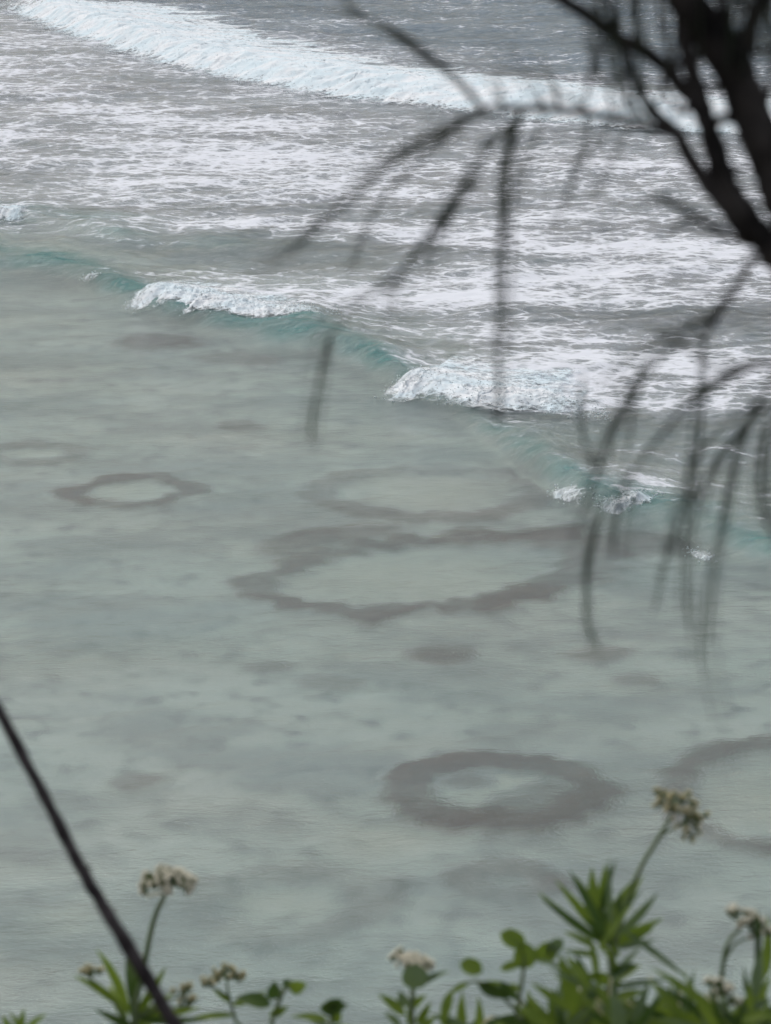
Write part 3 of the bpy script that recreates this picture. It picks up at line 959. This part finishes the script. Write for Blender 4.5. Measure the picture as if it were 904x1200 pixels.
    for b, t, w, m in [((560, 1152), (600, 1168), 20, 'leaf_dark'), ((585, 1150), (610, 1172), 16, 'leaf_dark'), ((550, 1152), (525, 1165), 10, 'leaf'), ((530, 1160), (518, 1205), 16, 'leaf'), ((610, 1160), (590, 1155), 12, 'leaf'), ((560, 1155), (590, 1150), 12, 'leaf'),
                       ((608, 1195), (625, 1178), 20, 'leaf'), ((606, 1198), (588, 1192), 16, 'leaf_dark'), ((606, 1200), (622, 1195), 18, 'leaf_dark'), ((600, 1205), (580, 1200), 12, 'leaf')]:
        px_leaf(p, b, t, w, d, m, .3)
    # P7: the tall rosette with the stalk and loose flower head
    d = 2.45; k = d / K
    p = plant_root('flowering_plant', 715, d, 'tallest leafy rosette plant with a loose brownish flower head on a curved stalk')
    px_stem(p, [(722, 1230), (720, 1180), (718, 1140), (716, 1112)], d, .005, .0035, M['stem'])
    px_stem(p, [(718, 1120), (735, 1055), (752, 1015), (770, 985), (788, 955)], d, .0022, .0016, grounded=False)
    px_stem(p, [(776, 978), (798, 966), (806, 956)], d, .0013, .001, grounded=False)
    flower_head(p, at(788, 952, d), [(-16 * k, 10 * k, 0), (-8 * k, 14 * k, .004), (0, 16 * k, -.005), (8 * k, 14 * k, .003), (14 * k, 12 * k, -.002), (4 * k, 4 * k, -.008), (-4 * k, 6 * k, -.006), (12 * k, 2 * k, -.006), (-10 * k, 15 * k, .008), (4 * k, 12 * k, .009)], 11 * k, FLORET_TAN, .3)
    flower_head(p, at(802, 962, d), [(8 * k, 8 * k, 0), (14 * k, 2 * k, .004), (12 * k, -8 * k, 0), (6 * k, -12 * k, -.004), (2 * k, -4 * k, -.006), (16 * k, -4 * k, .006)], 11 * k, FLORET_TAN, .05)
    lv = [((705, 1105), (630, 1042), 13, 'leaf'), ((708, 1105), (632, 1048), 12, 'leaf_dark'), ((708, 1100), (650, 1028), 14, 'leaf'), ((710, 1098), (666, 1016), 14, 'leaf_dark'), ((700, 1078), (668, 1020), 15, 'leaf'),
          ((700, 1070), (694, 1014), 17, 'leaf'), ((704, 1072), (710, 1010), 15, 'leaf'), ((712, 1085), (742, 1030), 15, 'leaf'), ((716, 1100), (730, 1045), 17, 'leaf_dark'),
          ((722, 1098), (772, 1044), 15, 'leaf_pale'), ((722, 1102), (778, 1074), 14, 'leaf'), ((720, 1108), (768, 1086), 13, 'leaf'), ((716, 1110), (684, 1075), 15, 'leaf_dark'), ((714, 1108), (722, 1060), 18, 'leaf'),
          ((700, 1112), (660, 1090), 11, 'leaf'), ((722, 1112), (770, 1100), 10, 'leaf_pale'), ((716, 1112), (705, 1060), 14, 'leaf_dark'), ((730, 1090), (812, 1150), 9, 'leaf_pale'),
          ((690, 1160), (662, 1118), 20, 'leaf'), ((672, 1190), (655, 1115), 26, 'leaf'), ((668, 1185), (622, 1150), 14, 'leaf'), ((700, 1170), (685, 1165), 18, 'leaf_dark'), ((715, 1150), (752, 1130), 20, 'leaf'),
          ((716, 1140), (745, 1128), 16, 'leaf_dark'), ((716, 1165), (676, 1170), 22, 'leaf'), ((716, 1150), (690, 1140), 20, 'leaf'), ((718, 1175), (756, 1160), 18, 'leaf'), ((718, 1190), (700, 1150), 20, 'leaf_pale'),
          ((720, 1195), (745, 1170), 18, 'leaf_pale'), ((718, 1200), (680, 1190), 20, 'leaf'), ((720, 1205), (760, 1190), 20, 'leaf'), ((720, 1210), (705, 1185), 20, 'leaf_dark')]
    for b, t, w, m in lv:
        px_leaf(p, b, t, w, d + random.uniform(-.05, .05), m, None, .06)
    for i in range(24):
        a = random.gauss(-.1, .7); l = random.uniform(38, 92)
        b = (712 + random.uniform(-14, 16), 1110 + random.uniform(-24, 62))
        px_leaf(p, b, (b[0] + l * math.sin(a), b[1] - l * math.cos(a)), random.uniform(8, 13), d + random.uniform(-.05, .05), random.choice(['leaf', 'leaf_dark', 'leaf', 'leaf_pale']), None, .08)
    # P8: long arching leaves
    d = 2.35; k = d / K
    p = plant_root('arching_leaf_plant', 830, d, 'clump of long arching strap leaves leaning towards the tall rosette')
    px_stem(p, [(845, 1240), (842, 1215)], d, .005, .004)
    for b, t, w, m in [((852, 1200), (762, 1128), 15, 'leaf'), ((850, 1215), (768, 1148), 13, 'leaf_dark'), ((840, 1220), (756, 1175), 14, 'leaf'), ((846, 1222), (770, 1160), 14, 'leaf'), ((850, 1220), (800, 1130), 12, 'leaf'), ((855, 1215), (832, 1138), 9, 'leaf_dark'),
                       ((848, 1225), (790, 1195), 14, 'leaf'), ((850, 1225), (815, 1165), 12, 'leaf_pale'), ((846, 1222), (762, 1190), 12, 'leaf_pale'), ((850, 1222), (835, 1160), 12, 'leaf'), ((850, 1222), (872, 1165), 12, 'leaf_dark')]:
        px_leaf(p, b, t, w, d + random.uniform(-.03, .03), m, None, .12)
    # P9: the buds on forked stalks
    d = 2.4; k = d / K
    p = plant_root('flowering_plant', 870, d, 'plant with cream buds on forked stalks beside the arching leaves')
    px_stem(p, [(852, 1230), (846, 1160), (850, 1115), (858, 1098), (868, 1088)], d, .0026, .0014)
    px_stem(p, [(849, 1125), (862, 1106), (880, 1098)], d, .0014, .001, grounded=False)
    flower_head(p, at(868, 1086, d), [(-8 * k, 12 * k, 0), (-2 * k, 10 * k, .003), (5 * k, 9 * k, -.003), (9 * k, 5 * k, .004), (1 * k, 5 * k, -.006), (12 * k, 3 * k, 0)], 13 * k, FLORET, .45)
    flower_head(p, at(882, 1096, d), [(-2 * k, 6 * k, 0), (5 * k, 5 * k, .003), (11 * k, 1 * k, 0), (4 * k, 0, -.004), (9 * k, 8 * k, .004)], 12 * k, FLORET, .4)
    px_stem(p, [(850, 1190), (846, 1172), (842, 1164)], d, .0014, .001, grounded=False)
    flower_head(p, at(846, 1164, d - .05), [(-12 * k, 10 * k, 0), (-6 * k, 9 * k, .003), (0, 5 * k, 0), (6 * k, 0, .003), (10 * k, -7 * k, 0), (14 * k, -14 * k, .003), (3 * k, 2 * k, -.005), (-8 * k, 4 * k, -.005)], 10 * k, FLORET, .4)
    for b, t, w, m in [((885, 1130), (888, 1062), 10, 'leaf_dark'), ((888, 1120), (884, 1075), 10, 'leaf_dark'), ((895, 1150), (900, 1070), 16, 'leaf'), ((885, 1170), (893, 1110), 18, 'leaf_pale'), ((880, 1190), (872, 1140), 12, 'leaf'), ((874, 1165), (872, 1130), 6, 'leaf_dark'),
                       ((870, 1185), (905, 1170), 14, 'leaf_pale'), ((870, 1195), (910, 1185), 16, 'leaf'), ((862, 1200), (882, 1160), 16, 'leaf'), ((866, 1205), (850, 1185), 16, 'leaf_dark'), ((880, 1205), (905, 1140), 18, 'leaf'), ((884, 1210), (866, 1180), 18, 'leaf'), ((890, 1212), (912, 1195), 18, 'leaf_dark')]:
        px_leaf(p, b, t, w, d + random.uniform(-.04, .04), m, None, .06)
    # low filler plants along the edge
    fill = [(660, 'bushy tuft of narrow leaves crowding the round-leaved plant'), (735, 'bushy tuft of narrow leaves right under the rosette stalk'), (800, 'bushy tuft of narrow leaves threaded through the strap leaves'), (860, 'bushy tuft of narrow leaves around the forked bud stalks'), (640, 'low tuft of mixed leaves at the foot of the round-leaved plant'), (690, 'low leafy tuft at the foot of the tall rosette'), (770, 'low leafy tuft between the tall rosette and the strap leaves'),
            (820, 'low leafy tuft under the long strap leaves'), (895, 'low leafy tuft under the cream forked buds'), (555, 'sparse low tuft under the arching round-leaf stalk')]
    for i, (x, lab) in enumerate(fill):
        i -= 4
        d = 2.55 + .04 * (i % 3) - (.15 if i < 0 else 0)
        p = plant_root('leafy_plant', x, d, lab)
        top = 1178 + (16 if i == 5 else 0) - (26 if i < 0 else 0)
        px_stem(p, [(x, 1245), (x + 3, 1225)], d, .004, .003)
        rr = random.Random(110 + i)
        for j in range(34 if i != 5 else 8):
            a = rr.uniform(-1.3, 1.3)
            l = rr.uniform(30, 76) * (1.25 if i < 0 else 1)
            b = (x + rr.uniform(-14, 14), 1215 + rr.uniform(-6, 12))
            t = (b[0] + l * math.sin(a), b[1] - l * math.cos(a) * .9)
            if j % 9 == 0:
                tube('dry_stalk', [at(x, 1225, d), at((x + t[0]) / 2 + rr.uniform(-8, 8), 1195, d), at(t[0] + rr.uniform(-15, 15), max(t[1], 1140), d)], .0012, .0007, M['petal_tan'], p, 5, .1, 4)
            px_leaf(p, b, (t[0], max(t[1], top - 45 * rr.random())), rr.uniform(10, 17), d + rr.uniform(-.06, .06), rr.choice(['leaf', 'leaf', 'leaf_dark', 'leaf_pale']), None, .1)

# ------------------------------------------------------------------ casuarina
def build_tree():
    D = 1.32
    root = empty('casuarina_tree', (0.60, 1.55, GROUND - .01))
    tag(root, 'dark casuarina tree with forked black limbs and long drooping needle branchlets', 'tree')
    k = D / K
    o0 = root.matrix_basis.translation
    trunk = [o0.copy(), Vector((.575, 1.52, 18.75)), Vector((.50, 1.45, 19.15)), Vector((.36, 1.38, 19.5)), at(1040, 395, D), at(960, 322, D), at(900, 286, D)]
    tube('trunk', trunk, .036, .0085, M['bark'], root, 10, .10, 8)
    def limb(pts, w0, w1, name='limb', mat='bark', rough=.12, d=D):
        P = [at(q[0], q[1], q[2] if len(q) > 2 else d) for q in pts]
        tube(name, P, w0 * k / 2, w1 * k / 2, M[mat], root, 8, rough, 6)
        return P
    limb([(962, 322), (936, 268), (912, 215), (888, 150), (864, 90), (835, 44), (806, 2), (770, -50), (720, -130, 1.34), (680, -260, 1.38)], 58, 40)
    limb([(880, 110), (872, 66), (884, 20), (905, -20), (930, -90, 1.3), (950, -200, 1.28)], 24, 16)
    limb([(866, 80), (856, 45), (848, 10), (838, -30), (836, -90), (828, -160)], 18, 12)
    limb([(908, 300), (876, 256), (850, 212), (838, 175), (829, 146), (819, 112), (810, 80), (803, 48), (801, 15), (806, -30), (812, -110)], 36, 11)
    limb([(832, 150), (812, 116), (797, 101), (780, 79), (757, 61), (725, 44), (692, 20), (655, -4), (610, -40), (560, -90)], 21, 15)
    limb([(885, 282), (868, 265), (844, 234), (827, 213), (804, 178), (795, 158), (768, 134), (754, 114), (739, 82), (730, 58), (722, 38), (713, 0), (708, -40)], 24, 7)
    limb([(834, 145), (850, 138), (866, 142), (880, 146)], 12, 14)
    limb([(786, 82), (800, 70), (806, 60)], 10, 8)
    for pts, w0, w1 in (([(812, 118), (800, 132), (788, 120), (776, 100)], 9, 5), ([(800, 102), (786, 64), (776, 30), (770, -20)], 9, 6), ([(757, 61), (748, 30), (744, -10)], 8, 5), ([(780, 80), (774, 110), (762, 140)], 7, 4), ([(840, 182), (852, 196), (872, 200)], 9, 8),
                         ([(725, 44), (700, 62), (690, 95), (684, 130)], 7, 4), ([(862, 92), (846, 104), (830, 100), (818, 110)], 10, 8), ([(888, 150), (900, 110), (908, 60), (918, 0)], 9, 6), ([(835, 44), (822, 60), (812, 78)], 12, 9), ([(884, 20), (862, -5), (850, -40)], 8, 6), ([(870, 60), (890, 62), (915, 50)], 7, 6)):
        limb(pts, w0, w1, 'twig', 'bark', .12)
    # the long side twig
    tw = limb([(800, 160), (772, 152), (745, 145), (700, 135), (660, 129), (620, 127), (590, 128), (565, 131)], 11, 9, 'twig', 'twig', .08)
    limb([(568, 131), (556, 116), (540, 97), (518, 76), (492, 56), (466, 38), (446, 26)], 8, 5, 'twig', 'twig', .08)
    limb([(885, 296), (872, 320), (858, 346), (840, 372), (824, 396)], 9, 6, 'twig', 'twig', .08)
    limb([(882, 288), (858, 278), (832, 264), (808, 250), (788, 240), (765, 235)], 7, 4, 'twig', 'twig', .1)
    limb([(920, 430), (895, 426), (870, 436), (842, 450)], 7, 5, 'twig', 'twig', .1)

    def spray(pts, n=3, spread=5, r=.00044, name='branchlet', d=D, jd=.02, wisps=2):
        """one drooping branchlet: a few jointed needles running together"""
        V, F = [], []
        for i in range(n):
            off = [random.gauss(0, 1) for _ in range(2)]
            end = [random.gauss(0, 1) for _ in range(2)]
            cut = random.uniform(.78, 1.0) if i else 1.0
            P = []
            m = len(pts)
            for j, q in enumerate(pts):
                t = j / (m - 1)
                sx = spread * (off[0] * (.25 + .5 * t) + end[0] * .6 * t * t)
                P.append(at(q[0] + sx, q[1] + spread * .3 * off[1], (q[2] if len(q) > 2 else d) + jd * off[1] * t))
            c = catmull(P, 5)
            c = c[:max(4, int(len(c) * cut))]
            rad = [r * (1.05 - .5 * a / len(c)) for a in range(len(c))]
            tube_data([p - o0 for p in c], rad, 5, .15, V, F)
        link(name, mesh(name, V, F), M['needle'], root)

        if wisps:
            for _ in range(wisps):
                ox = random.gauss(0, 9); oy = random.gauss(0, 8); q0 = random.uniform(0, .35); sw = random.gauss(0, 9)
                m = len(pts)
                w = [(q[0] + ox * min(1, j * .6) + sw * (j / (m - 1)) ** 2, q[1] + oy * min(1, j * .5)) + tuple(q[2:]) for j, q in enumerate(pts)]
                spray(w[int(q0 * m):] if m - int(q0 * m) > 2 else w, 1, 3, .00042, name, d, jd, 0)

    # the hanging bundle below the long twig
    for pts, n, s in [([(612, 132), (602, 165), (594, 200), (590, 250), (588, 310), (586, 370), (585, 425)], 4, 3), ([(606, 140), (598, 175), (592, 215), (590, 280)], 5, 4), ([(590, 190), (588, 215), (586, 262)], 4, 4), ([(612, 135), (600, 155), (592, 190)], 3, 4), ([(590, 230), (588, 300), (584, 380), (580, 470)], 1, 3)]:
        spray(pts, n, s + 2.2, .0005)
    spray([(585, 420), (584, 460), (580, 500)], 1, 2, .0005)
    # towards the left
    spray([(566, 131), (545, 137), (520, 150), (490, 165), (452, 180)], 3, 5)
    spray([(566, 132), (540, 146), (505, 172), (470, 185), (440, 196)], 4, 5)
    spray([(560, 134), (500, 160), (440, 205), (390, 250), (350, 288), (305, 322)], 3, 5)
    spray([(440, 205), (400, 242), (360, 278), (318, 312)], 2, 4)
    spray([(606, 140), (575, 165), (556, 205), (530, 245), (500, 292), (470, 325), (448, 345)], 3, 7)
    spray([(560, 190), (530, 240), (495, 285), (465, 330), (455, 390)], 2, 5)
    spray([(545, 150), (500, 180), (450, 225), (425, 275), (412, 318)], 2, 4)
    spray([(560, 210), (520, 255), (505, 300), (498, 322)], 3, 6)
    spray([(460, 320), (430, 350), (400, 375), (384, 400), (374, 450), (364, 518)], 2, 3, .0006)
    spray([(388, 396), (378, 440), (366, 500), (362, 520)], 2, 3, .0005)
    spray([(566, 131), (545, 105), (515, 76), (480, 50), (448, 28), (400, 10)], 4, 4)
    spray([(540, 98), (510, 72), (478, 46), (455, 32)], 4, 4)
    spray([(430, 22), (412, 5), (405, -20)], 2, 4)
    # short shoots above the twig
    for pts in ([(640, 128), (630, 100), (612, 72), (604, 52)], [(655, 129), (645, 95), (632, 68)], [(590, 128), (578, 100), (566, 84)], [(722, 138), (708, 95), (694, 60), (688, 25)], [(760, 148), (744, 138), (730, 95), (712, 60), (690, 40)], [(690, 132), (676, 118), (650, 100)], [(764, 150), (738, 120), (700, 66)]):
        spray(pts, 1, 4, .0005)
    for pts in ([(640, 128), (630, 160), (618, 200), (612, 245)], [(690, 133), (686, 160), (670, 220), (655, 260)], [(720, 139), (700, 170), (680, 200)], [(745, 145), (735, 160), (722, 190), (700, 232)]):
        spray(pts, 1, 5, .0005)
    # below the limb: long drooping ones
    low = [([(824, 396), (819, 450), (808, 540), (804, 620), (806, 700), (812, 778)], 3, 3), ([(824, 396), (780, 412), (750, 445), (715, 505), (690, 575), (668, 640)], 2, 4), ([(840, 372), (800, 392), (760, 408), (735, 425), (712, 455)], 2, 5),
           ([(742, 450), (720, 500), (700, 550), (690, 600)], 2, 3), ([(842, 450), (800, 480), (765, 520), (738, 556), (722, 600), (716, 652)], 3, 3), ([(760, 525), (738, 560), (722, 600), (716, 655)], 2, 3), ([(904, 470), (870, 500), (838, 540), (818, 590), (806, 640)], 3, 3),
           ([(920, 420), (885, 480), (862, 540), (846, 620), (832, 690), (828, 770), (843, 850)], 3, 3), ([(704, 600), (690, 650), (684, 700), (693, 765)], 3, 3), ([(722, 560), (706, 600), (688, 650), (685, 720), (696, 768)], 1, 3), ([(820, 560), (795, 610), (778, 660), (766, 718)], 2, 3),
           ([(918, 455), (896, 500), (888, 560), (894, 605), (918, 640)], 3, 3), ([(930, 470), (905, 510), (900, 580), (908, 630)], 2, 3), ([(684, 440), (678, 490), (684, 535), (702, 562)], 1, 2), ([(760, 420), (745, 450), (735, 505), (726, 565)], 2, 3), ([(826, 398), (822, 440), (812, 520), (806, 600)], 2, 3),
           ([(895, 428), (850, 432), (800, 400), (770, 380)], 1, 5), ([(904, 425), (870, 428), (830, 450), (800, 470)], 2, 4), ([(890, 470), (850, 500), (815, 540), (790, 600), (782, 660)], 1, 4), ([(858, 346), (832, 372), (805, 388), (780, 392)], 2, 5)]
    for pts, n, s in low:
        spray(pts, n, s + 2.2, .0005)
    for pts in ([(860, 279), (838, 262), (815, 244), (775, 236), (752, 236)], [(830, 263), (815, 258), (800, 262), (785, 275)], [(808, 250), (790, 236), (772, 228), (760, 232)], [(850, 276), (830, 272), (812, 262), (790, 262)]):
        spray(pts, 2, 4, .0005)
    # green needles at the top
    for i in range(38):
        x = random.choice([random.uniform(858, 912), random.uniform(740, 830), random.uniform(690, 745), random.uniform(850, 915)])
        y0 = random.uniform(-60, 5)
        l = random.uniform(60, 110) if x > 840 else random.uniform(60, 130)
        dr = random.uniform(-10, 10)
        spray([(x, y0), (x + dr * .5, y0 + l * .5), (x + dr, y0 + l)], 2, 6, .00045, wisps=0)
    for i in range(10):
        x = random.uniform(715, 760)
        spray([(x - 10, random.uniform(0, 50)), (x, 80), (x + random.uniform(-5, 15), 130 + random.uniform(0, 40))], 1, 4, .00045, wisps=0)
    # crown above and beside the picture
    rr = random.Random(77)
    V, F = [], []
    tips = [at(680, -260, 1.38), at(950, -200, 1.28), at(560, -90, D), at(812, -110, D), at(828, -160, D)]
    for i in range(46):
        b = rr.choice(tips)
        e = b + Vector((rr.gauss(.12, .24), rr.gauss(.03, .22), abs(rr.gauss(.22, .16)) + .05))
        c = catmull([b, b.lerp(e, .5) + Vector((rr.gauss(0, .03), rr.gauss(0, .03), .03)), e], 4)
        tube_data([p - o0 for p in c], [.0035 - .002 * a / len(c) for a in range(len(c))], 5, .1, V, F)
        for j in range(26):
            q = c[rr.randrange(2, len(c))] + Vector((rr.gauss(0, .01), rr.gauss(0, .01), 0))
            h = rr.uniform(.06, .15)
            g = Vector((rr.gauss(0, .04), rr.gauss(0, .04), 0))
            cc = [q, q + g * .7 + Vector((0, 0, .015)), q + g * 1.2 - Vector((0, 0, h * .4)), q + g * 1.4 - Vector((0, 0, h))]
            low_z = EYE.z + (cc[-1].y) * 0.0
            # keep the crown clear of the open view below the limbs
            f = cc[-1].y * math.cos(TILT) - (cc[-1].z - CAM_Z) * math.sin(TILT)
            u = cc[-1].y * math.sin(TILT) + (cc[-1].z - CAM_Z) * math.cos(TILT)
            if f > .3 and 600 - K * u / f > -25 and abs(cc[-1].x) < .16 * f: continue
            tube_data([p - o0 for p in cc], [.0005] * 4, 4, 0, V, F)
    cr = link('crown', mesh('crown', V, F), M['needle'], root)
    tag(cr, kind='stuff')

def build_stick():
    d = 2.0
    k = d / K
    g = Vector((at(330, 1200, d).x, at(330, 1200, d).y + .02, GROUND - .01))
    root = empty('bare_stem', g)
    tag(root, 'bare dark dead stem slanting across the water beside the white drooping flower head', 'stem')
    P = [g.copy(), at(300, 1480, d), at(245, 1270, d), at(205, 1200, d), at(150, 1108, d), at(100, 1026, d), at(45, 918, d), at(0, 832, d), at(-50, 745, d), at(-110, 655, d), at(-150, 575, d)]
    P = [P[0], P[1]] + [q + Vector((random.uniform(-1, 1), 0, random.uniform(-1, 1))) * 1.3 * k for q in P[2:]]
    tube('stem', P, 21 * k / 2, 9 * k / 2, M['dead'], root, 8, .16, 7)
    for q0, q1 in (((148, 1106), (152, 1098)), ((98, 1024), (106, 1014)), ((46, 920), (40, 905))):
        tube('bud_scar', [at(*q0, d), at((q0[0] + q1[0]) / 2, (q0[1] + q1[1]) / 2, d), at(*q1, d)], 8 * k / 2, 3 * k / 2, M['dead'], root, 6, .1, 2)

# ------------------------------------------------------------------ the cliff the camera stands on
def build_cliff():
    ys = np.concatenate([np.linspace(-40, -2, 12), np.linspace(-1.5, 3.2, 32), np.linspace(3.35, 6.5, 22), np.linspace(7, 13, 10)])
    xs = np.concatenate([np.linspace(-60, -5, 14), np.linspace(-4.5, 4.5, 46), np.linspace(5, 60, 14)])
    X, Y = np.meshgrid(xs, ys)
    n = fbm(X * .35 + 4, Y * .35, 4)
    far = sstep(1.0, 5.0, np.abs(X) - 2.0)
    e = 3.25 - Y + .25 * n
    top = GROUND - .012 + .03 * fbm(X * 2, Y * 2, 3) * sstep(.5, 4, np.abs(X) + np.abs(Y - 2.3)) - .012
    drop = sstep(3.2, 8.5, Y + .25 * n)
    Z = top + (-3.0 - top) * drop + 1.2 * n * drop * (1 - drop) * 4 * .5
    me = grid_mesh('cliff', X, Y, Z)
    o = link('cliff', me, [M['soil'], M['rock']])
    zc = np.array([p.center.z for p in me.polygons])
    me.polygons.foreach_set('material_index', (zc < GROUND - .35).astype(np.int32))
    tag(o, kind='structure')
    # short grass on the cliff top
    rr = random.Random(3)
    V, F = [], []
    for i in range(5000):
        x = rr.uniform(-3.5, 3.5); y = rr.uniform(-1.5, 3.0)
        if x * x + y * y < .12: continue
        h = rr.uniform(.05, .16); a = rr.uniform(0, 6.28); w = .003
        b = len(V); lean = Vector((rr.gauss(0, .04), rr.gauss(0, .04), 0))
        p = Vector((x, y, GROUND - .04)); s = Vector((math.cos(a), math.sin(a), 0)) * w
        V += [p - s, p + s, p + s * .7 + lean * .4 + Vector((0, 0, h * .6)), p - s * .7 + lean * .4 + Vector((0, 0, h * .6)), p + lean + Vector((0, 0, h))]
        F += [(b, b + 1, b + 2, b + 3), (b + 3, b + 2, b + 4)]
    g = link('grass', mesh('grass', V, F), M['grass'])
    tag(g, 'short green grass covering the cliff top', 'grass', kind='stuff')

build_bed()
build_water()
build_corals()
build_breakers()
build_cliff()
build_plants()
build_tree()
build_stick()
